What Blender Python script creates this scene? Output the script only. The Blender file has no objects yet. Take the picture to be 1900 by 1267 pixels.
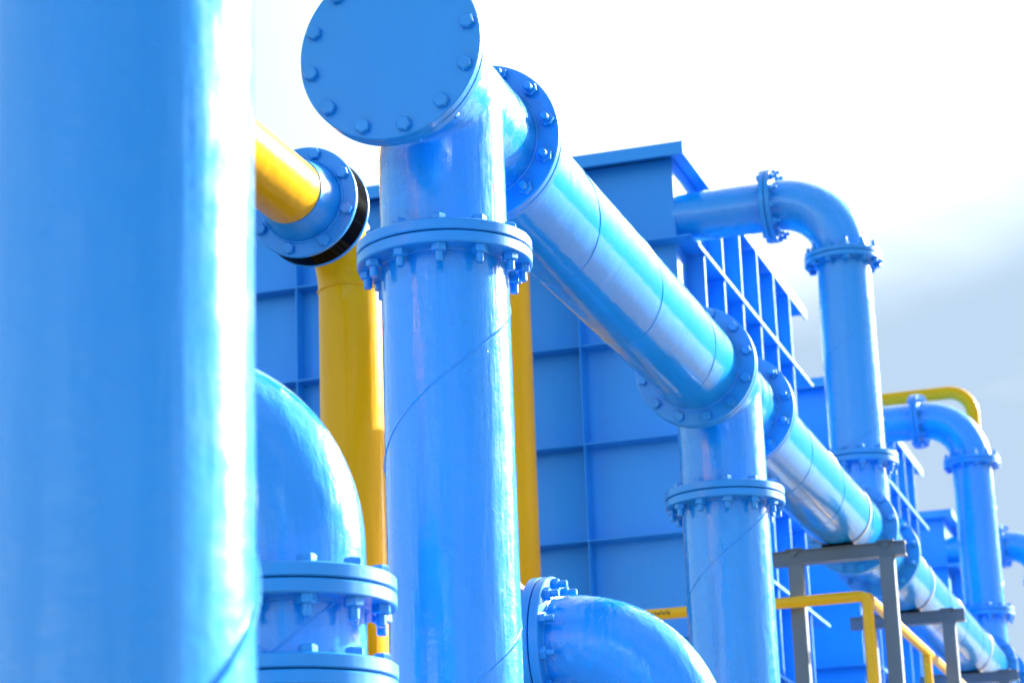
import bpy, math, random
from mathutils import Vector, Matrix
from math import sin, cos, pi, radians, sqrt, exp
random.seed(7)
sc = bpy.context.scene
C = sc.collection

# ------------------------------------------------------------ camera
cam_d = bpy.data.cameras.new('camera'); cam = bpy.data.objects.new('camera', cam_d); C.objects.link(cam)
sc.camera = cam
pitch, roll, yaw = .283520, -.036580, .302296
Fw = Vector((-sin(yaw)*cos(pitch), cos(yaw)*cos(pitch), sin(pitch)))
Rt = Vector((cos(yaw), sin(yaw), 0)); Up = Rt.cross(Fw)
R2 = cos(roll)*Rt + sin(roll)*Up; U2 = -sin(roll)*Rt + cos(roll)*Up
M = Matrix((R2, U2, -Fw)).transposed().to_4x4(); M.translation = Vector((0, 0, 1.6))
cam.matrix_world = M
cam_d.sensor_width = 36; cam_d.lens = 85.1
cam_d.clip_start = .1; cam_d.clip_end = 6000
cam_d.dof.use_dof = True; cam_d.dof.focus_distance = 12.3; cam_d.dof.aperture_fstop = 2.9
cam_d.dof.aperture_blades = 9

# ------------------------------------------------------------ light
SUN_AZ, SUN_EL = radians(36), radians(25)          # azimuth clockwise from +Y
sc.view_settings.view_transform = 'Standard'; sc.view_settings.look = 'None'
sc.view_settings.gamma = 1; sc.view_settings.exposure = 2.1
sun_d = bpy.data.lights.new('sun', 'SUN'); sun_d.energy = 4; sun_d.angle = radians(.5); sun_d.color = (1, .95, .88)
sun = bpy.data.objects.new('sun', sun_d); C.objects.link(sun)
sv = Vector((sin(SUN_AZ)*cos(SUN_EL), cos(SUN_AZ)*cos(SUN_EL), sin(SUN_EL)))
sun.rotation_euler = sv.to_track_quat('Z', 'Y').to_euler(); sun.location = (10, 10, 40)

w = bpy.data.worlds.new('World'); sc.world = w; w.use_nodes = True
nt = w.node_tree; nt.nodes.clear()
def N(t, tree, **k):
    n = tree.nodes.new(t)
    for a, b in k.items():
        if a.startswith('i_'): n.inputs[a[2:].replace('_', ' ')].default_value = b
        else: setattr(n, a, b)
    return n
out = N('ShaderNodeOutputWorld', nt)
bg = N('ShaderNodeBackground', nt); bg.inputs['Strength'].default_value = .1
sky = N('ShaderNodeTexSky', nt, sky_type='NISHITA', sun_disc=False, sun_elevation=SUN_EL, sun_rotation=SUN_AZ)
sky.air_density = 1; sky.dust_density = 1.2; sky.ozone_density = 1.5
tc = N('ShaderNodeTexCoord', nt)
mp = N('ShaderNodeMapping', nt); mp.inputs['Scale'].default_value = (1, 1, 2.6)
nz = N('ShaderNodeTexNoise', nt); nz.inputs['Scale'].default_value = 2.2; nz.inputs['Detail'].default_value = 5; nz.inputs['Roughness'].default_value = .5
cr = N('ShaderNodeValToRGB', nt); cr.color_ramp.elements[0].position = .40; cr.color_ramp.elements[1].position = .62
nt.links.new(tc.outputs['Generated'], mp.inputs[0]); nt.links.new(mp.outputs[0], nz.inputs[0]); nt.links.new(nz.outputs[0], cr.inputs[0])
def mix(tree, fac, a, b):
    m = tree.nodes.new('ShaderNodeMix'); m.data_type = 'RGBA'
    for s, v in ((m.inputs['Factor'], fac), (m.inputs[6], a), (m.inputs[7], b)):
        if isinstance(v, (int, float)): s.default_value = v
        elif isinstance(v, tuple): s.default_value = (*v, 1)
        else: tree.links.new(v, s)
    return m.outputs[2]
def math_(tree, op, a, b=0, c=0, clamp=False):
    m = tree.nodes.new('ShaderNodeMath'); m.operation = op; m.use_clamp = clamp
    for i, v in enumerate((a, b, c)):
        if isinstance(v, (int, float)): m.inputs[i].default_value = v
        else: tree.links.new(v, m.inputs[i])
    return m.outputs[0]
# cloud cover: thick and bright ahead of the camera (towards +Y), broken behind it
sep = N('ShaderNodeSeparateXYZ', nt); nt.links.new(tc.outputs['Generated'], sep.inputs[0])
ahead = math_(nt, 'MULTIPLY_ADD', sep.outputs['Y'], 1.6, .1, True)
cover = math_(nt, 'MAXIMUM', ahead, math_(nt, 'MULTIPLY', cr.outputs[0], .55))
# a grey bank of cloud low on the right
def dirdot(az, el):
    d = N('ShaderNodeVectorMath', nt, operation='DOT_PRODUCT'); nt.links.new(tc.outputs['Generated'], d.inputs[0])
    d.inputs[1].default_value = (sin(radians(az))*cos(radians(el)), cos(radians(az))*cos(radians(el)), sin(radians(el)))
    return d.outputs['Value']
el_s = math_(nt, 'ADD', sep.outputs['Z'], math_(nt, 'MULTIPLY_ADD', nz.outputs[0], -.16, .08))
bank = N('ShaderNodeMapRange', nt, interpolation_type='SMOOTHSTEP')
nt.links.new(math_(nt, 'SUBTRACT', el_s, math_(nt, 'MULTIPLY', sep.outputs['X'], .22)), bank.inputs['Value'])
bank.inputs['From Min'].default_value = .372; bank.inputs['From Max'].default_value = .292
nz2 = N('ShaderNodeTexNoise', nt); nz2.inputs['Scale'].default_value = 7; nz2.inputs['Detail'].default_value = 4
mp2 = N('ShaderNodeMapping', nt); mp2.inputs['Scale'].default_value = (1, 1, 3); mp2.inputs['Rotation'].default_value = (0, radians(12), 0)
nt.links.new(tc.outputs['Generated'], mp2.inputs[0]); nt.links.new(mp2.outputs[0], nz2.inputs[0])
bankf = math_(nt, 'MULTIPLY', bank.outputs[0], math_(nt, 'MULTIPLY_ADD', nz2.outputs[0], 1.0, .5, True))
xr_ = math_(nt, 'MULTIPLY_ADD', sep.outputs['X'], 3.0, .15, True)
bankcol = mix(nt, xr_, (1.26, 1.66, 2.12), (.42, .66, 1.0))
xl_ = math_(nt, 'MULTIPLY_ADD', sep.outputs['X'], -6.0, -1.5, True)
topcol = mix(nt, xl_, (3.2, 3.6, 3.8), (1.7, 2.4, 2.6))
cloudcol = mix(nt, bankf, topcol, bankcol)
skyc = mix(nt, cover, sky.outputs[0], cloudcol)
# thin bright cloud glowing round the sun
gl = math_(nt, 'POWER', math_(nt, 'MAXIMUM', dirdot(math.degrees(SUN_AZ), math.degrees(SUN_EL)), 0), 110)
gs = N('ShaderNodeVectorMath', nt, operation='SCALE'); gs.inputs[0].default_value = (330, 324, 310); nt.links.new(gl, gs.inputs['Scale'])
ga = N('ShaderNodeVectorMath', nt, operation='ADD'); nt.links.new(skyc, ga.inputs[0]); nt.links.new(gs.outputs[0], ga.inputs[1]); skyc = ga.outputs[0]
nt.links.new(skyc, bg.inputs['Color']); nt.links.new(bg.outputs[0], out.inputs[0])

# ------------------------------------------------------------ materials
def newmat(name):
    m = bpy.data.materials.new(name); m.use_nodes = True; t = m.node_tree
    b = t.nodes['Principled BSDF']; return m, t, b
def paint(name, col, col2, rough=.3, ior=1.36, spec=.45, coat=1., coat_rough=.05, peel=.25, drip=.35, speck=.0, scale=1.):
    m, t, b = newmat(name)
    co = N('ShaderNodeTexCoord', t); oi = N('ShaderNodeObjectInfo', t)
    add = N('ShaderNodeVectorMath', t, operation='MULTIPLY_ADD'); add.inputs[1].default_value = (1, 1, 1)
    sc_ = N('ShaderNodeVectorMath', t, operation='SCALE'); sc_.inputs[0].default_value = (31, 17, 23); t.links.new(oi.outputs['Random'], sc_.inputs['Scale'])
    t.links.new(co.outputs['Object'], add.inputs[0]); t.links.new(sc_.outputs[0], add.inputs[2])
    P = add.outputs[0]
    def noise(s, d=3, st=(1, 1, 1), r=.55):
        mpp = N('ShaderNodeMapping', t); mpp.inputs['Scale'].default_value = st; t.links.new(P, mpp.inputs[0])
        n = N('ShaderNodeTexNoise', t); n.inputs['Scale'].default_value = s*scale; n.inputs['Detail'].default_value = d; n.inputs['Roughness'].default_value = r
        t.links.new(mpp.outputs[0], n.inputs[0]); return n.outputs[0]
    big = noise(1.7, 3, (1, 1, .5)); pe = noise(85, 2); dr = noise(9, 3, (1, 1, .13)); mid = noise(14, 3)
    c = mix(t, math_(t, 'MULTIPLY_ADD', big, 2.2, -.6, True), col, col2)
    # sparse small chips and dirt specks
    vo = N('ShaderNodeTexVoronoi', t); vo.inputs['Scale'].default_value = 16*scale; t.links.new(P, vo.inputs['Vector'])
    sp = math_(t, 'MULTIPLY', math_(t, 'LESS_THAN', vo.outputs['Distance'], .06), math_(t, 'GREATER_THAN', noise(3, 2), .56))
    c = mix(t, math_(t, 'MULTIPLY', sp, .6), c, tuple(x*.35+.01 for x in col))
    t.links.new(c, b.inputs['Base Color'])
    b.inputs['Roughness'].default_value = rough
    b.inputs['Coat Weight'].default_value = coat; b.inputs['Coat Roughness'].default_value = coat_rough; b.inputs['Coat IOR'].default_value = ior; b.inputs['Specular IOR Level'].default_value = spec
    t.links.new(math_(t, 'MULTIPLY_ADD', mid, .25, rough-.1), b.inputs['Roughness'])
    h = math_(t, 'ADD', math_(t, 'MULTIPLY', pe, .0010*peel), math_(t, 'ADD', math_(t, 'MULTIPLY', dr, .012*drip), math_(t, 'MULTIPLY', mid, .0035*drip)))
    if speck:
        v2 = N('ShaderNodeTexVoronoi', t); v2.inputs['Scale'].default_value = 34; t.links.new(P, v2.inputs['Vector'])
        dd = math_(t, 'MULTIPLY', math_(t, 'SUBTRACT', .085, v2.outputs['Distance'], 0, True), math_(t, 'GREATER_THAN', noise(2.2, 2), .60))
        h = math_(t, 'ADD', h, math_(t, 'MULTIPLY', dd, .02*speck))
    bu = N('ShaderNodeBump', t); bu.inputs['Strength'].default_value = 1; bu.inputs['Distance'].default_value = 1
    t.links.new(h, bu.inputs['Height']); t.links.new(bu.outputs[0], b.inputs['Normal']); t.links.new(bu.outputs[0], b.inputs['Coat Normal'])
    return m
BL1, BL2 = (.001, .248, .72), (.005, .285, .80)
BLUE = paint('glossy_blue_paint', BL1, BL2, speck=.6)
BLUEH = paint('glossy_blue_pipe_paint', BL1, BL2, rough=.22, coat_rough=.03, peel=.7, drip=.85, speck=1)
BLUEX = paint('glossy_blue_header_paint', BL1, BL2, rough=.3, spec=.05, coat_rough=.03, peel=.3, drip=.3, speck=1.2)
FRONT = paint('glossy_blue_dripped_paint', BL1, BL2, rough=.24, coat_rough=.08, peel=.15, drip=1.0, speck=.0, scale=.7)
BLUEM = paint('blue_flange_paint', (.001, .232, .66), (.003, .262, .72), rough=.38, coat=.5, coat_rough=.16, peel=.3, drip=.2)
BLUEW = paint('blue_housing_paint', (.002, .242, .71), (.006, .285, .79), rough=.45, coat=.35, coat_rough=.2, peel=.15, drip=.4, scale=.4)
YEL = paint('yellow_pipe_paint', (.70, .34, .0), (.76, .385, .0), rough=.3, spec=.08, coat=.3, coat_rough=.06, peel=.3, drip=.4, speck=.5)
YELR = paint('yellow_rail_paint', (.76, .40, .0), (.80, .43, .001), rough=.35, spec=.25, coat=.3, coat_rough=.12, peel=.15, drip=.1)
GREY = paint('grey_steel_paint', (.085, .125, .16), (.11, .15, .19), rough=.5, coat=.25, coat_rough=.25, peel=.2, drip=.15)
RUB = paint('black_rubber', (.0012, .0012, .0015), (.002, .002, .0025), rough=.8, spec=.0, coat=.12, coat_rough=.04, peel=.1, drip=.05)
PINK = paint('pale_pink_primer', (.62, .26, .20), (.66, .32, .25), rough=.6, coat=.0, peel=.3, drip=.1)
RUST = paint('rusty_steel', (.12, .05, .03), (.2, .09, .05), rough=.7, coat=.0)
INK = paint('black_ink', (.02, .02, .02), (.03, .03, .03), rough=.6, coat=0)
GALV = paint('dull_galvanised_steel', (.3, .31, .32), (.36, .37, .38), rough=.5, coat=0)

gm, t, b = newmat('gravel_yard')
co = N('ShaderNodeTexCoord', t)
n1 = N('ShaderNodeTexNoise', t); n1.inputs['Scale'].default_value = .25; n1.inputs['Detail'].default_value = 8; t.links.new(co.outputs['Object'], n1.inputs[0])
n2 = N('ShaderNodeTexVoronoi', t); n2.inputs['Scale'].default_value = 22; t.links.new(co.outputs['Object'], n2.inputs['Vector'])
c1 = mix(t, n1.outputs[0], (.15, .125, .10), (.21, .185, .16)); c2 = mix(t, math_(t, 'MULTIPLY', n2.outputs['Distance'], .7), c1, (.09, .08, .07))
t.links.new(c2, b.inputs['Base Color']); b.inputs['Roughness'].default_value = .9
bu = N('ShaderNodeBump', t); bu.inputs['Distance'].default_value = .02; t.links.new(n2.outputs['Distance'], bu.inputs['Height']); t.links.new(bu.outputs[0], b.inputs['Normal'])

# ------------------------------------------------------------ mesh helpers
class MB:
    def __init__(s): s.v = []; s.f = []
    def add(s, vs, fs):
        o = len(s.v); s.v += [tuple(p) for p in vs]; s.f += [tuple(i+o for i in f) for f in fs]; return s
    def box(s, x0, x1, y0, y1, z0, z1, bev=0):
        if bev <= 0:
            v = [(x, y, z) for x in (x0, x1) for y in (y0, y1) for z in (z0, z1)]
            return s.add(v, [(0, 1, 3, 2), (4, 6, 7, 5), (0, 4, 5, 1), (2, 3, 7, 6), (0, 2, 6, 4), (1, 5, 7, 3)])
        import bmesh
        bm = bmesh.new(); bmesh.ops.create_cube(bm, size=1)
        for q in bm.verts: q.co = ((x0+x1)/2+q.co.x*(x1-x0), (y0+y1)/2+q.co.y*(y1-y0), (z0+z1)/2+q.co.z*(z1-z0))
        bmesh.ops.bevel(bm, geom=bm.edges[:], offset=bev, segments=2, affect='EDGES', profile=.5)
        bm.verts.ensure_lookup_table(); bm.verts.index_update()
        s.add([q.co[:] for q in bm.verts], [[q.index for q in f.verts] for f in bm.faces]); bm.free(); return s
    def lathe(s, c, d, prof, n=48, closed=True, cap0=False, cap1=False, ph=0):
        """prof: (radius, distance along d); revolved about axis through c"""
        c = Vector(c); d = Vector(d).normalized(); a = d.orthogonal().normalized() if abs(d.z) < .9 else Vector((1, 0, 0))
        a = (a - d*a.dot(d)).normalized(); bb = d.cross(a)
        vs = []
        for r, tt in prof:
            for i in range(n):
                q = 2*pi*i/n+ph; vs.append(c+d*tt+(a*cos(q)+bb*sin(q))*r)
        fs = []; m = len(prof)
        for j in range(m-1 + (1 if closed else 0)):
            k = (j+1) % m
            for i in range(n):
                i2 = (i+1) % n; fs.append((j*n+i, j*n+i2, k*n+i2, k*n+i))
        if cap0: fs.append(tuple(reversed(range(n))))
        if cap1: fs.append(tuple((m-1)*n+i for i in range(n)))
        return s.add(vs, fs)
    def sweep(s, pts, r, n=32, caps=True):
        pts = [Vector(p) for p in pts]; N_ = len(pts); rr = r if isinstance(r, list) else [r]*N_
        tan = [(pts[min(i+1, N_-1)]-pts[max(i-1, 0)]).normalized() for i in range(N_)]
        up = tan[0].orthogonal().normalized(); vs = []; fs = []
        for i in range(N_):
            if i: up = tan[i-1].rotation_difference(tan[i]) @ up
            up = (up-tan[i]*up.dot(tan[i])).normalized(); sd = tan[i].cross(up)
            for k in range(n):
                q = 2*pi*k/n; vs.append(pts[i]+(up*cos(q)+sd*sin(q))*rr[i])
        for i in range(N_-1):
            for k in range(n):
                k2 = (k+1) % n; fs.append((i*n+k, i*n+k2, (i+1)*n+k2, (i+1)*n+k))
        if caps: fs.append(tuple(reversed(range(n)))); fs.append(tuple((N_-1)*n+k for k in range(n)))
        return s.add(vs, fs)
    def build(s, name, mat, parent=None, loc=None, sharp=35, rel=None):
        """vertices are given in world coordinates; rel is the world position of the parent (the local origin)"""
        o_ = Vector(rel) if rel is not None else Vector((0, 0, 0))
        me = bpy.data.meshes.new(name); me.from_pydata([tuple(Vector(p)-o_) for p in s.v], [], s.f); me.validate()
        import bmesh
        bm = bmesh.new(); bm.from_mesh(me); bmesh.ops.recalc_face_normals(bm, faces=bm.faces[:]); bm.to_mesh(me); bm.free()
        for p in me.polygons: p.use_smooth = True
        me.set_sharp_from_angle(angle=radians(sharp))
        me.materials.append(mat)
        o = bpy.data.objects.new(name, me); C.objects.link(o)
        if parent is not None: o.parent = parent
        elif rel is not None: o.location = rel
        return o
def tag(o, label=None, cat=None, group=None, kind=None):
    if label: o['label'] = label
    if cat: o['category'] = cat
    if group: o['group'] = group
    if kind: o['kind'] = kind
    return o
def thing(name, loc, label, cat, group=None):
    o = bpy.data.objects.new(name, None); C.objects.link(o); o.location = loc; o.empty_display_size = .3
    return tag(o, label, cat, group)
AX = {'x': Vector((1, 0, 0)), 'y': Vector((0, 1, 0)), 'z': Vector((0, 0, 1))}

def disc(c, d, r_out, r_in, thick, n=96, raised=0):
    """flange ring from c along d, with eased edges; raised = hub collar height at the back"""
    e = .006
    pr = [(r_in, 0), (r_out-e, 0), (r_out, e), (r_out, thick-e), (r_out-e, thick)]
    if raised: pr += [(r_in+.045, thick), (r_in+.030, thick+raised*.35), (r_in+.012, thick+raised)]
    pr += [(r_in, thick+raised)]
    return MB().lathe(c, d, pr, n)
def bead(mb, c, d, r, rb=.009, n=96):
    """lumpy fillet weld bead round a pipe"""
    c = Vector(c); d = Vector(d).normalized(); a = d.orthogonal().normalized(); bb = d.cross(a)
    vs = []; fs = []; m = 8
    for i in range(n):
        q = 2*pi*i/n; rad = a*cos(q)+bb*sin(q); k = rb*(1+.25*sin(i*2.1)+.15*sin(i*5.3))
        for j in range(m):
            p = 2*pi*j/m; vs.append(c+rad*(r+cos(p)*k)+d*sin(p)*k)
    for i in range(n):
        for j in range(m):
            fs.append((i*m+j, ((i+1) % n)*m+j, ((i+1) % n)*m+(j+1) % m, i*m+(j+1) % m))
    return mb.add(vs, fs)
_bm = {}
def bolt_mesh(axis, span, mat, s=1., rot=0):
    """hex head on the + side of the joint, nut with protruding stud on the - side; origin in the middle of the joint"""
    key = (tuple(round(x, 3) for x in axis), round(span, 3), mat.name, s, round(rot, 2))
    if key in _bm: return _bm[key]
    d = Vector(axis); h = span/2; mb = MB(); n = 6
    mb.lathe((0, 0, 0), d, [(.036*s, h), (.037*s, h+.004), (.037*s, h+.024*s), (.031*s, h+.031*s)], 6, False, True, True, rot)
    mb.lathe((0, 0, 0), -d, [(.038*s, h), (.038*s, h+.030*s), (.032*s, h+.035*s)], 6, False, True, True, rot+.3)
    mb.lathe((0, 0, 0), -d, [(.0205*s, h+.03*s), (.0205*s, h+.078*s), (.016*s, h+.083*s)], 12, False, True, True)
    mb.lathe((0, 0, 0), d, [(.018*s, -h), (.018*s, h)], 10, False, True, True)
    o = mb.build('bolt', mat); me = o.data; bpy.data.objects.remove(o); _bm[key] = me; return me
def bolts(parent, c, axis, rb, n, ph, span, base, mat=None, s=1., ref=None, skip=()):
    """n bolts on radius rb; ph = angle of the first from ref, positive towards axis x ref"""
    mat = mat or BLUEM; d = Vector(axis).normalized(); a = Vector(ref).normalized(); bb = d.cross(a)
    for i in range(n):
        if i in skip: continue
        q = ph+2*pi*i/n; me = bolt_mesh(d, span, mat, s, (i % 3)*.35)
        o = bpy.data.objects.new('bolt', me); C.objects.link(o); o.parent = parent
        o.location = Vector(c)-Vector(base)+(a*cos(q)+bb*sin(q))*rb
def pipe(c0, c1, r, n=72):
    c0 = Vector(c0); c1 = Vector(c1); d = c1-c0; L = d.length; k = max(2, int(L/.25))
    return MB().lathe(c0, d, [(r, L*i/k) for i in range(k+1)], n, False, True, True)
def seam(c0, c1, r, pitch, ph, rb=.0048, dents=True):
    """spiral weld seam: helix right-handed about c0->c1; ph = angle at c0"""
    c0 = Vector(c0); c1 = Vector(c1); d = (c1-c0); L = d.length; d.normalize()
    a = Vector((1, 0, 0)) if abs(d.x) < .9 else Vector((0, 0, 1)); bb = d.cross(a)
    st = .02; k = int(L/pitch*2*pi*r/st); pts = []
    for i in range(k+1):
        tt = L*i/k; q = ph+2*pi*tt/pitch
        pts.append(c0+d*tt+(a*cos(q)+bb*sin(q))*(r-.0012+.0007*sin(i*.7)))
    return MB().sweep(pts, rb, 6)
def elbow_pts(p, d0, d1, R, k=24):
    """arc from p, heading d0, turning to d1"""
    p = Vector(p); d0 = Vector(d0); d1 = Vector(d1); ctr = p+d1*R
    return [ctr-d1*R*cos(pi/2*i/k)+d0*R*sin(pi/2*i/k) for i in range(k+1)]

HX, HZ, Y0 = -3.564, 6.029, 9.702
RP, RF = .305, .42          # main pipe and flange radii
T = .048                    # flange thickness
G = .006                    # gasket gap
# ------------------------------------------------------------ setting
gr = MB().box(-2500, 2500, -2500, 2500, -.4, 0).build('ground', gm); tag(gr, kind='structure')

# ------------------------------------------------------------ header line
def tee(y_front, y_back, branch, label, cover=False, zend=None, groups='flanged pipe tees along the header', rbr=.305, rfb=.42, rbolt=.37):
    base = (HX, (y_front+y_back)/2, HZ); ym = base[1]
    t = thing('pipe_tee', base, label, 'pipe tee', groups)
    body = MB(); yb0, yb1 = y_front+T*.5, y_back-T*.5
    body.lathe((HX, yb0, HZ), (0, 1, 0), [(RP, 0), (RP, yb1-yb0)], 96, False, True, True)
    zt = zend; body.lathe((HX, ym, HZ), (0, 0, zt-HZ), [(rbr, 0), (rbr, abs(zt-HZ)-T*.5)], 96, False, True, True)
    b = body.build('body', BLUEH, t, rel=base)
    m = b.modifiers.new('fuse', 'REMESH'); m.mode = 'VOXEL'; m.voxel_size = .011; m.use_smooth_shade = True
    m = b.modifiers.new('soften', 'SMOOTH'); m.factor = .5; m.iterations = 14
    # flanges: front, back, branch
    for yy, s in ((y_front, 1), (y_back, -1)):
        f = disc((HX, yy, HZ), (0, s, 0), RF+(.022 if cover and s > 0 else 0), RP-.02, T); bead(f, (HX, yy+s*T, HZ), (0, 1, 0), RP+.002); f.build('flange', BLUEM, t, rel=base)
    s = 1 if zend < HZ else -1
    f = disc((HX, ym, zend), (0, 0, s), rfb, rbr-.02, T*1.15); bead(f, (HX, ym, zend+s*T*1.15), (0, 0, 1), rbr+.002); f.build('flange', BLUEM, t, rel=base)
    if cover:
        MB().lathe((HX, y_front-G, HZ), (0, -1, 0), [(RF+.018, 0), (RF+.022, .004), (RF+.022, T-.006), (RF+.017, T)], 128, False, True, True).build('cover_plate', BLUEM, t, rel=base)
    MB().lathe((HX, y_front, HZ), (0, -1, 0), [(RF-.07, -.002), (RF-.016, -.002), (RF-.016, G), (RF-.07, G)], 72).build('gasket', RUB, t, rel=base)
    ph = radians(10)
    ref = (1, 0, 0)
    bolts(t, (HX, y_front-G/2, HZ), (0, -1, 0), .390 if cover else .372, 12, ph, 2*T+G, base, ref=ref)
    bolts(t, (HX, y_back+G/2, HZ), (0, 1, 0), .372, 12, -ph, 2*T+G, base, ref=ref)
    sp = 2*T*1.15+G; up = (0, 0, 1)
    bolts(t, (HX, ym, zend-s*G/2), up if s > 0 else (0, 0, 1), rbolt, 12, radians(15), sp, base, ref=ref)
    return t, base
S = 9.38                                                   # spacing of the filter units and risers
YR = [22.302, 22.302+S, 22.302+2*S]
YT = [(Y0+.045, Y0+1.345), (Y0+5.95, Y0+7.25), (22.302-.65, 22.302+.65), (YR[1]-.65, YR[1]+.65)]
ZL = 5.235                                                 # joint height of the two legs
ZR = 6.80                                                  # joint height of the risers
tee(*YT[0], -1, 'blue pipe tee closed by a big round bolted cover plate, topmost in the photo', True, ZL)
tee(*YT[1], -1, 'blue pipe tee above the second vertical blue leg, in the middle of the header line', False, ZL)
tee(*YT[2], 1, 'blue pipe tee behind the nearer grey steel trestle, under the tallest riser pipe', False, ZR, rbr=.265, rfb=.375, rbolt=.33)
tee(*YT[3], 1, 'small far blue pipe tee at the bottom right corner of the photo', False, ZR, rbr=.265, rfb=.375, rbolt=.33)

def header_section(y0, y1, label, ph, pitch=1.38):
    ym = (y0+y1)/2; base = (HX, ym, HZ); t = thing('header_pipe', base, label, 'pipe', 'sections of the sloping-looking blue header line')
    y0 += G; y1 -= G
    pipe((HX, y0+.01, HZ), (HX, y1-.01, HZ), RP, 128).build('pipe_wall', BLUEX, t, rel=base)
    seam((HX, y0+.06, HZ), (HX, y1-.06, HZ), RP, pitch, ph).build('weld_seam', BLUEX, t, rel=base)
    for yy, s in ((y0, 1), (y1, -1)):
        f = disc((HX, yy, HZ), (0, s, 0), RF, RP-.02, T); bead(f, (HX, yy+s*T, HZ), (0, 1, 0), RP+.002); f.build('flange', BLUEM, t, rel=base)
    return t
header_section(YT[0][1], YT[1][0], 'long glossy blue header pipe between the capped tee and the second tee', 1.6)
header_section(YT[1][1], YT[2][0], 'glossy blue header pipe resting on the nearer grey steel trestle', 1.0)
header_section(YT[2][1], YT[3][0], 'far glossy blue header pipe resting on the grey trestles at the lower right', 0)
header_section(YT[3][1], YT[3][1]+8, 'farthest blue header pipe beyond the small far tee', 0)

def leg(y, label, ph):
    base = (HX, y, 0); t = thing('vertical_pipe', base, label, 'pipe', 'vertical blue legs under the header')
    z1 = ZL-G
    pipe((HX, y, 0), (HX, y, z1-.01), RP, 128).build('pipe_wall', BLUEH, t, rel=base)
    seam((HX, y, .1), (HX, y, z1-.1), RP, 1.5, ph, .006).build('weld_seam', BLUEH, t, rel=base)
    f = disc((HX, y, z1), (0, 0, -1), RF, RP-.02, T*1.15); bead(f, (HX, y, z1-T*1.15), (0, 0, 1), RP+.002); f.build('flange', BLUEM, t, rel=base)
    MB().lathe((HX, y, z1), (0, 0, 1), [(RF-.07, -.002), (RF-.014, -.002), (RF-.014, G), (RF-.07, G)], 72).build('gasket', RUB, t, rel=base)
    disc((HX, y, 0), (0, 0, 1), .5, RP-.02, .05).build('foot_plate', BLUEM, t, rel=base)
    return t
def seam_phase(z_at, az_deg, z0, pitch):      # angle (from +X, ccw) that the seam must have at z0 to pass azimuth az (cw from +Y) at z_at
    return radians(90-az_deg) - 2*pi*(z_at-z0)/pitch
leg((YT[0][0]+YT[0][1])/2, 'big vertical blue pipe below the capped tee in the centre of the photo', seam_phase(4.96, 71, .1, 1.5))
leg((YT[1][0]+YT[1][1])/2, 'second vertical blue pipe, right of centre, under the second header tee', seam_phase(5.2, 78, .1, 1.5))

# ------------------------------------------------------------ risers, elbows, outlets
RR, FR, RO = .265, .375, .245
ZO = 9.455; XF = -4.235; XW = -5.15
RE = 0.60
def riser(y, label):
    base = (HX, y, ZR+G); t = thing('riser_pipe', base, label, 'pipe', 'blue risers standing on the header')
    z0, z1 = ZR+G, ZO-RE-.05
    pipe((HX, y, z0+.01), (HX, y, z1-.01), RR, 96).build('pipe_wall', BLUEH, t, rel=base)
    seam((HX, y, z0+.06), (HX, y, z1-.06), RR, 1.0, seam_phase(8.22, 78, z0+.06, 1.0)).build('weld_seam', BLUEH, t, rel=base)
    for zz, s in ((z0, 1), (z1, -1)):
        f = disc((HX, y, zz), (0, 0, s), FR, RR-.02, T); bead(f, (HX, y, zz+s*T), (0, 0, 1), RR+.002); f.build('flange', BLUEM, t, rel=base)
def elbow(y, label):
    z1 = ZO-RE-.05+G; base = (HX, y, z1); t = thing('elbow_pipe', base, label, 'pipe elbow', 'blue elbows on top of the risers')
    pts = [Vector((HX, y, z1+.01))]+elbow_pts((HX, y, ZO-RE), (0, 0, 1), (-1, 0, 0), RE, 28)+[Vector((XF+G/2+.01, y, ZO))]
    n = len(pts); MB().sweep(pts, [RR-(RR-RO)*(i/(n-1)) for i in range(n)], 72).build('bend', BLUEH, t, rel=base)
    f = disc((HX, y, z1), (0, 0, 1), FR, RR-.02, T); bead(f, (HX, y, z1+T), (0, 0, 1), RR+.002); f.build('flange', BLUEM, t, rel=base)
    f = disc((XF+G/2, y, ZO), (1, 0, 0), FR-.01, RO-.02, T); bead(f, (XF+G/2+T, y, ZO), (1, 0, 0), RO+.002); f.build('flange', BLUEM, t, rel=base)
    bolts(t, (HX, y, z1-G/2), (0, 0, -1), .33, 12, radians(15), 2*T+G, base, ref=(1, 0, 0))
    bolts(t, (XF, y, ZO), (-1, 0, 0), .322, 12, radians(15), 2*T+G, base, ref=(0, 1, 0), s=.95)
def outlet(y, label):
    base = (XW, y, ZO); t = thing('outlet_pipe', base, label, 'pipe', 'short outlet pipes from the filter housings')
    pipe((XW-.03, y, ZO), (XF-G/2-.01, y, ZO), RO, 96).build('pipe_wall', BLUEH, t, rel=base)
    seam((XW+.02, y, ZO), (XF-.08, y, ZO), RO, 1.0, 1.2).build('weld_seam', BLUEH, t, rel=base)
    f = disc((XF-G/2, y, ZO), (-1, 0, 0), FR-.01, RO-.02, T); bead(f, (XF-G/2-T, y, ZO), (1, 0, 0), RO+.002); f.build('flange', BLUEM, t, rel=base)
for k, (a, b_, c_) in enumerate((('tallest blue riser pipe, between the header and the big upper elbow', 'large blue elbow at the upper right on the tallest riser', 'horizontal blue outlet pipe from the near housing to the large upper elbow'),
                    ('second blue riser pipe near the right edge, below the elbow with a yellow pipe behind', 'smaller blue elbow in front of the thin bent yellow pipe', 'horizontal blue outlet pipe half hidden behind the tallest riser'),
                    ('farthest blue riser at the right edge', 'farthest blue elbow cut off by the right edge of the photo', 'short blue outlet pipe behind the second riser near the right edge'))):
    if k < 2: riser(YR[k], a)
    elbow(YR[k], b_); outlet(YR[k], c_)
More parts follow.
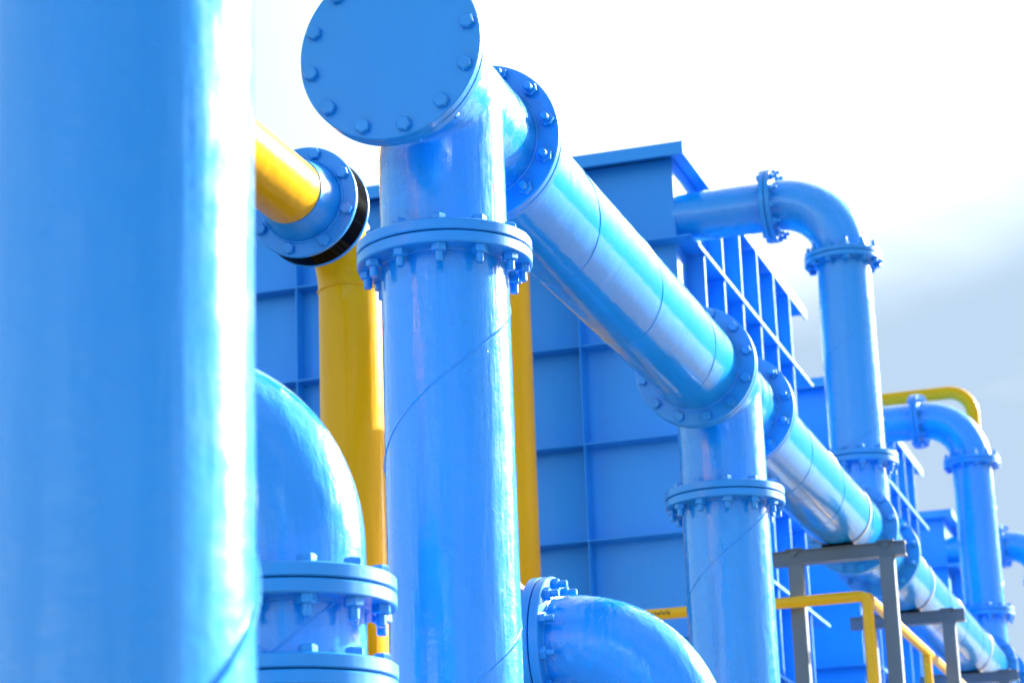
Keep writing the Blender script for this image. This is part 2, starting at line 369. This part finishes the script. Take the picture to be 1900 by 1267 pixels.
t3 = thing('riser_pipe', (HX, YR[2], 0), 'farthest blue riser standing just outside the right edge', 'pipe', 'blue risers standing on the header')
pipe((HX, YR[2], 0), (HX, YR[2], ZO-RE-.06), RR, 64).build('pipe_wall', BLUEH, t3, rel=(HX, YR[2], 0))
disc((HX, YR[2], ZO-RE-.05), (0, 0, -1), FR, RR-.02, T).build('flange', BLUEM, t3, rel=(HX, YR[2], 0))

# ------------------------------------------------------------ filter housings
LEV = [9.13, 8.14, 7.155, 6.21, 5.22, 4.23, 3.24, 2.25, 1.26]
def housing(y, first, label):
    """y = front face of the roof plate"""
    x0, x1 = -14.2, XW; yf = y+.22; yb = y+5.3; base = ((x0+x1)/2, y+2.8, 0)
    t = thing('filter_housing', base, label, 'filter housing', 'stiffened blue filter housings')
    MB().box(x0, x1, yf, yb, 0, 10.01).build('wall', BLUEW, t, rel=base)
    # roof plate with a downturned fascia
    MB().box(x0-.19, x1+.149, y+.0205, y+6.19, 10.03, 10.06).box(x0-.2, x1+.17, y, y+.02, 9.97, 10.10).box(x1+.15, x1+.172, y+.021, y+6.2, 9.97, 10.10).build('roof', BLUEW, t, rel=base)
    for z in LEV:
        mb = MB().box(x0, x1+.19, yf-.20, yf, z-.006, z+.006)
        mb.box(x1, x1+.19, yf+.001, y+6.18, z-.006, z+.006)
        mb.box(x1+.178, x1+.196, yf+.1, y+6.18, z-.016, z+.016)          # turned lip along the long side
        mb.build('ledge', BLUEW, t, rel=base)
    xr = -6.13
    while xr > x0+.3:
        mb = MB().box(xr-.006, xr+.006, yf-.192, yf-.001, 0, 9.99)
        for q in range(int(9.9/.24)):
            z_ = .1+q*.24+.03*sin(q*3.7+xr); mb.sweep([(xr+.008, yf-.004, z_), (xr+.010, yf-.006, z_+.05), (xr+.008, yf-.004, z_+.10)], [.004, .008, .004], 6)
        mb.build('rib', BLUEW, t, rel=base); xr -= .994
    for k in range(6):
        yy = y+.66+.89*k; zt_ = 9.12 if k == 0 else 9.99
        mb = MB().box(x1+.001, x1+.172, yy-.006, yy+.006, 0, zt_)
        mb.box(x1+.160, x1+.174, yy-.018, yy+.018, 0, zt_)
        mb.build('fin', BLUEW, t, rel=base)
housing(21.84, True, 'near ribbed blue steel housing filling the middle background behind the yellow pipes')
housing(21.84+S, False, 'second blue steel housing behind the tallest riser')
housing(21.84+2*S, False, 'third blue steel housing, lowest on the right beside the second riser')

# ------------------------------------------------------------ yellow pipes
YX, YY, YZ, YRr, YF = -5.237, 13.45, 6.50, .20, .345
base = (YX, YY, 0); t = thing('yellow_pipe', base, 'thick yellow pipe left of centre with a blue flange and black rubber ring', 'pipe')
Rb = .36
pts = [(YX, YY, 0.0), (YX, YY, 2), (YX, YY, 4), (YX, YY, YZ-Rb)]
MB().sweep(pts, YRr, 96).build('vertical_pipe', YEL, t, rel=base)
mb = MB().sweep(elbow_pts((YX, YY, YZ-Rb), (0, 0, 1), (0, -1, 0), Rb, 28)+[Vector((YX, 12.93, YZ))], YRr+.001, 96); bead(mb, (YX, YY, YZ-Rb+.01), (0, 0, 1), YRr+.001, .008); mb.build('elbow', YEL, t, rel=base)
disc((YX, 12.884, YZ), (0, 1, 0), YF-.002, YRr-.01, .03).build('flange', BLUEM, t, rel=base)
MB().lathe((YX, 12.717, YZ), (0, 1, 0), [(YRr, 0), (YF-.02, 0), (YF-.004, .006), (YF-.004, .160), (YF-.02, .166), (YRr, .166)], 96).build('rubber_ring', RUB, t, rel=base)
f = disc((YX, 12.716, YZ), (0, -1, 0), YF, YRr+.04, .035); bead(f, (YX, 12.681, YZ), (0, 1, 0), YRr+.055, .010); f.build('flange', BLUEM, t, rel=base)
MB().lathe((YX, 12.70, YZ), (0, -1, 0), [(YRr-.01, 0), (YRr+.052, 0), (YRr+.050, .01), (YRr+.008, .22), (YRr-.01, .22)], 96).build('collar', BLUEM, t, rel=base)
MB().sweep([(YX, 12.6, YZ), (YX, 11.5, YZ), (YX, 10, YZ), (YX, 8.0, YZ)], YRr, 96).build('horizontal_pipe', YEL, t, rel=base)
# far end of the horizontal run turns down to the ground, behind the near pipe
MB().sweep(elbow_pts((YX, 8.0, YZ), (0, -1, 0), (0, 0, -1), .45, 20)+[Vector((YX, 7.55, 0))], YRr, 48).build('down_pipe', YEL, t, rel=base)
bolts(t, (YX, 12.77, YZ), (0, -1, 0), .300, 8, radians(28), .18, base, ref=(1, 0, 0), s=1.02)

X2, Y2 = -6.56, 21.0
base = (X2, Y2, 0); t = thing('yellow_pipe', base, 'thin vertical yellow pipe right behind the big central blue pipe', 'pipe')
MB().sweep([(X2, Y2, 0), (X2, Y2, 4), (X2, Y2, 8.9)]+elbow_pts((X2, Y2, 9.15), (0, 0, 1), (0, 1, 0), .3, 16)+[Vector((X2, 22.10, 9.45))], .20, 64).build('pipe_wall', YEL, t, rel=base)
base = (-5.15, 33.4, 10.2); t = thing('yellow_pipe', base, 'thin bent yellow pipe against the sky at the right', 'pipe')

mb = MB().sweep([Vector((-5.6, 33.4, 9.2)), Vector((-5.6, 33.4, 9.9))]+elbow_pts((-5.6, 33.4, 9.95), (0, 0, 1), (1, 0, 0), .3, 16)+[Vector((-4.5, 33.4, 10.25))]+elbow_pts((-4.02, 33.4, 10.25), (1, 0, 0), (0, 0, -1), .34, 20)+[Vector((-3.68, 33.4, 8)), Vector((-3.68, 33.4, HZ+.2))], .092, 48)
mb.build('pipe_wall', YEL, t, rel=base)

# ------------------------------------------------------------ bottom left elbow standing on its flanged spool
LX, LY = -3.523, 8.32
base = (LX, LY, 0); t = thing('elbow_pipe', base, 'big rounded blue elbow at the lower left behind the blurred pipe', 'pipe elbow')
zj = 3.257; TT = .055
pts = [Vector((LX, LY, zj+.01)), Vector((LX, LY, 3.40))]+elbow_pts((LX, LY, 3.43), (0, 0, 1), (-1, 0, 0), .54, 36)+[Vector((LX-1.6, LY, 3.97))]
MB().sweep(pts, RP, 128).build('bend', BLUEH, t, rel=base)
# a long way round: the horizontal arm turns down to the ground
MB().sweep(elbow_pts((LX-1.6, LY, 3.97), (-1, 0, 0), (0, 0, -1), .54, 24)+[Vector((LX-2.14, LY, 0))], RP, 64).build('far_leg', BLUEH, t, rel=base)
f = disc((LX, LY, zj), (0, 0, 1), RF, RP-.02, TT); bead(f, (LX, LY, zj+TT), (0, 0, 1), RP+.002); f.build('flange', BLUEM, t, rel=base)
bolts(t, (LX, LY, zj-G/2), (0, 0, 1), .372, 12, radians(5), 2*TT+G, base, ref=(1, 0, 0), s=1.0)
MB().lathe((LX, LY, zj), (0, 0, -1), [(RF-.07, -.002), (RF-.012, -.002), (RF-.012, G), (RF-.07, G)], 72).build('gasket', RUB, t, rel=base)
zk = 2.927
base = (LX, LY, zk); t = thing('spool_pipe', base, 'short blue spool piece between the two flanged joints at the lower left', 'pipe')
pipe((LX, LY, zk+.005), (LX, LY, zj-G-.01), RP, 128).build('pipe_wall', BLUEH, t, rel=base)
f = disc((LX, LY, zj-G), (0, 0, -1), RF, RP-.02, TT); bead(f, (LX, LY, zj-G-TT), (0, 0, 1), RP+.002); f.build('flange', BLUEM, t, rel=base)
f = disc((LX, LY, zk), (0, 0, 1), RF, RP-.02, TT); bead(f, (LX, LY, zk+TT), (0, 0, 1), RP+.002); f.build('flange', BLUEM, t, rel=base)
seam((LX, LY, zk+.06), (LX, LY, zj-.06), RP, 1.5, seam_phase(3.13, 135, zk+.06, 1.5)).build('weld_seam', BLUEH, t, rel=base)
bolts(t, (LX, LY, zk-G/2), (0, 0, 1), .372, 12, radians(5), 2*TT+G, base, ref=(1, 0, 0), s=1.0)
base = (LX, LY, 0); t = thing('vertical_pipe', base, 'blue pipe with only its top flange showing at the bottom edge, lower left', 'pipe')
pipe((LX, LY, 0), (LX, LY, zk-G-.01), RP, 96).build('pipe_wall', BLUEH, t, rel=base)
f = disc((LX, LY, zk-G), (0, 0, -1), RF, RP-.02, TT); f.build('flange', BLUEM, t, rel=base)
MB().lathe((LX, LY, zk), (0, 0, -1), [(RF-.07, -.002), (RF-.012, -.002), (RF-.012, G), (RF-.07, G)], 72).build('gasket', RUB, t, rel=base)

# ------------------------------------------------------------ bottom right elbow coming out of a pink valve
BX, BY, BZ = -3.925, 13.08, 3.745; XS = -3.80; RB = .59
base = (XS+RB, BY, 0); t = thing('elbow_pipe', base, 'blue elbow turning down at the bottom edge, right of the central pipe', 'pipe elbow')
pts = [Vector((BX+.02, BY, BZ)), Vector((XS-.03, BY, BZ))]+elbow_pts((XS, BY, BZ), (1, 0, 0), (0, 0, -1), RB, 36)+[Vector((XS+RB, BY, 1.5)), Vector((XS+RB, BY, 0))]
MB().sweep(pts, RP, 128).build('bend', BLUEH, t, rel=base)
f = disc((BX+G/2, BY, BZ), (1, 0, 0), RF, RP-.02, TT); bead(f, (BX+G/2+TT, BY, BZ), (1, 0, 0), RP+.002); f.build('flange', BLUEM, t, rel=base)
bolts(t, (BX, BY, BZ), (-1, 0, 0), .372, 12, radians(80), 2*TT+G, base, ref=(0, 1, 0))
base = (BX-.3, BY, 0); t = thing('valve', base, 'pale pink valve body peeping out behind the central pipe at the bottom', 'valve')
f = disc((BX-G/2, BY, BZ), (-1, 0, 0), RF, RP-.02, TT); f.build('flange', BLUEM, t, rel=base)
MB().lathe((BX-.05, BY, BZ), (-1, 0, 0), [(.30, 0), (.335, .02), (.36, .07), (.42, .12), (.46, .18), (.46, .42), (.40, .52), (.32, .6)], 72, False, True, True).build('valve_body', PINK, t, rel=base)
MB().box(BX-.55, BX-.15, BY-.15, BY+.15, .05, BZ-.4, .01).build('pedestal', GREY, t, rel=base)
MB().box(BX-.7, BX, BY-.3, BY+.3, 0, .05).build('foot_plate', GREY, t, rel=base)

# ------------------------------------------------------------ blurred pipe close to the camera
FX, FY = -2.355, 4.62
base = (FX, FY, 0); t = thing('vertical_pipe', base, 'very close out-of-focus blue pipe filling the left edge', 'pipe')
pipe((FX, FY, 0), (FX, FY, 5.3), RP, 160).build('pipe_wall', FRONT, t, rel=base)
seam((FX, FY, .1), (FX, FY, 3.4), RP, 2.1, seam_phase(2.60, 63, .1, 2.1), .012).build('weld_seam', FRONT, t, rel=base)
f = disc((FX, FY, 5.3), (0, 0, -1), RF, RP-.02, TT); f.build('flange', BLUEM, t, rel=base)
MB().lathe((FX, FY, 5.305), (0, 0, 1), [(RF-.004, 0), (RF, .004), (RF, T-.006), (RF-.005, T)], 96, False, True, True).build('cover_plate', BLUEM, t, rel=base)
bolts(t, (FX, FY, 5.3), (0, 0, 1), .372, 12, radians(15), .105, base, ref=(1, 0, 0))

# ------------------------------------------------------------ grey trestles
def ibeam_x(mb, x0, x1, y, z0, z1, w, tf=.012, tw=.010):
    mb.box(x0, x1, y-w/2, y+w/2, z1-tf, z1); mb.box(x0, x1, y-w/2, y+w/2, z0, z0+tf)
    mb.box(x0, x1, y-tw/2-w*.30, y+tw/2-w*.30, z0+tf, z1-tf)
def trestle(y, label):
    x0, x1 = -4.14, -2.97; ztop = HZ-RP-.004; base = ((x0+x1)/2, y, 0); t = thing('pipe_trestle', base, label, 'pipe support', 'grey steel trestles under the header')
    mb = MB(); ibeam_x(mb, x0, x1, y, ztop-.135, ztop-.012, .13); mb.build('beam', GREY, t, rel=base)
    for xc in (-3.945, -3.14):
        mb = MB(); z0, z1 = 0, ztop-.136
        mb.box(xc-.062, xc+.062, y-.06, y-.050, z0, z1); mb.box(xc-.062, xc-.052, y-.049, y+.06, z0, z1); mb.box(xc+.052, xc+.064, y-.049, y+.06, z0, z1)
        mb.build('post', GREY, t, rel=base)
        MB().box(xc-.075, xc+.075, y-.085, y+.085, ztop-.011, ztop+.0005).build('bearing_plate', GREY, t, rel=base)
        MB().box(xc-.13, xc+.13, y-.13, y+.13, 0, .015).build('foot_plate', GREY, t, rel=base)
        # triangular gusset on the beam face
        mb = MB(); mb.add([(xc-.04, y-.066, ztop-.02), (xc+.04, y-.066, ztop-.02), (xc, y-.066, ztop-.07), (xc-.04, y-.040, ztop-.02), (xc+.04, y-.040, ztop-.02), (xc, y-.040, ztop-.07)], [(0, 1, 2), (5, 4, 3), (0, 3, 4, 1), (1, 4, 5, 2), (2, 5, 3, 0)]); mb.build('gusset', GREY, t, rel=base)
    MB().box(x0+.45, x1-.45, y-.10, y+.10, ztop-.0105, ztop+.004).build('saddle_pad', RUB, t, rel=base)
    # pipe clamp strap
    MB().lathe((HX, y+.02, HZ), (0, 1, 0), [(RP+.001, 0), (RP+.008, 0), (RP+.008, .05), (RP+.001, .05)], 96).build('strap', GALV, t, rel=base)
trestle(20.8, 'nearest grey steel trestle with a long beam under the header pipe')
trestle(24.6, 'second grey steel trestle, lower right, behind the yellow handrail')
trestle(29.3, 'farthest grey steel trestle, only its top beam showing at the bottom right corner')

# ------------------------------------------------------------ handrail on a steel walkway
WX, WY, WZ = -3.312, 20.62, 5.228; r = .049; WD = 4.10
base = (WX, WY, WD); t = thing('handrail', base, 'yellow tubular handrail in front of and behind the grey trestle posts', 'handrail')
bnd = .075
MB().sweep([Vector((-8.2, WY, WZ)), Vector((-5.5, WY, WZ))]+elbow_pts((WX-bnd, WY, WZ), (1, 0, 0), (0, 0, -1), bnd, 10)+[Vector((WX, WY, 4.5)), Vector((WX, WY, WD))], r, 24).build('front_rail', YELR, t, rel=base)
MB().sweep([Vector((WX, WY+.03, WZ-.012)), Vector((WX, 24, WZ-.012)), Vector((WX, 29, WZ-.012)), Vector((WX, 35, WZ-.012))], r*.93, 24).build('side_rail', YELR, t, rel=base)
for yy in (24.02, 27.4, 30.8): MB().sweep([Vector((WX, yy, WD)), Vector((WX, yy, WZ-.02))], r*.93, 24).build('post', YELR, t, rel=base)
for xx in (-5.6, -7.6): MB().sweep([Vector((xx, WY, WD)), Vector((xx, WY, WZ-.01))], r*.93, 24).build('post', YELR, t, rel=base)
# small worn black printed mark on the rail
mb = MB()
for i, (x_, h, w_) in enumerate(((-.075, .034, .012), (-.052, .020, .014), (-.030, .022, .016), (-.006, .034, .012), (.014, .020, .016), (.038, .036, .010), (.054, .022, .016))):
    for k in range(2):
        q0 = radians(-10-k*2); cx = -5.13+x_*1.12
        zc = WZ+(.006 if i % 2 else -.002)-.006+k*(h*.45)
        if zc > WZ+.02: continue
        y_ = WY-sqrt(max(1e-6, (r+.0015)**2-(zc-WZ)**2))-.0012
        mb.box(cx, cx+w_, y_, y_+.001, zc-.008, zc+.004)
mb.build('printed_mark', INK, t, rel=base)
base = (-3, 25.5, 0); t = thing('walkway', base, 'steel walkway deck carrying the yellow handrail', 'walkway')
MB().box(-8.3, WX+.07, WY-.08, WY+.85, WD-.06, WD).build('deck', GALV, t, rel=base)
MB().box(WX-.55, WX+.07, WY+.851, 35.1, WD-.06, WD).build('deck', GALV, t, rel=base)
for xx, yy in ((-8.1, WY), (-6.2, WY+.3), (WX, WY), (WX, 26), (WX, 31), (WX, 35)):
    MB().box(xx-.05, xx+.05, yy-.05, yy+.05, 0, WD-.06).build('leg', GREY, t, rel=base)
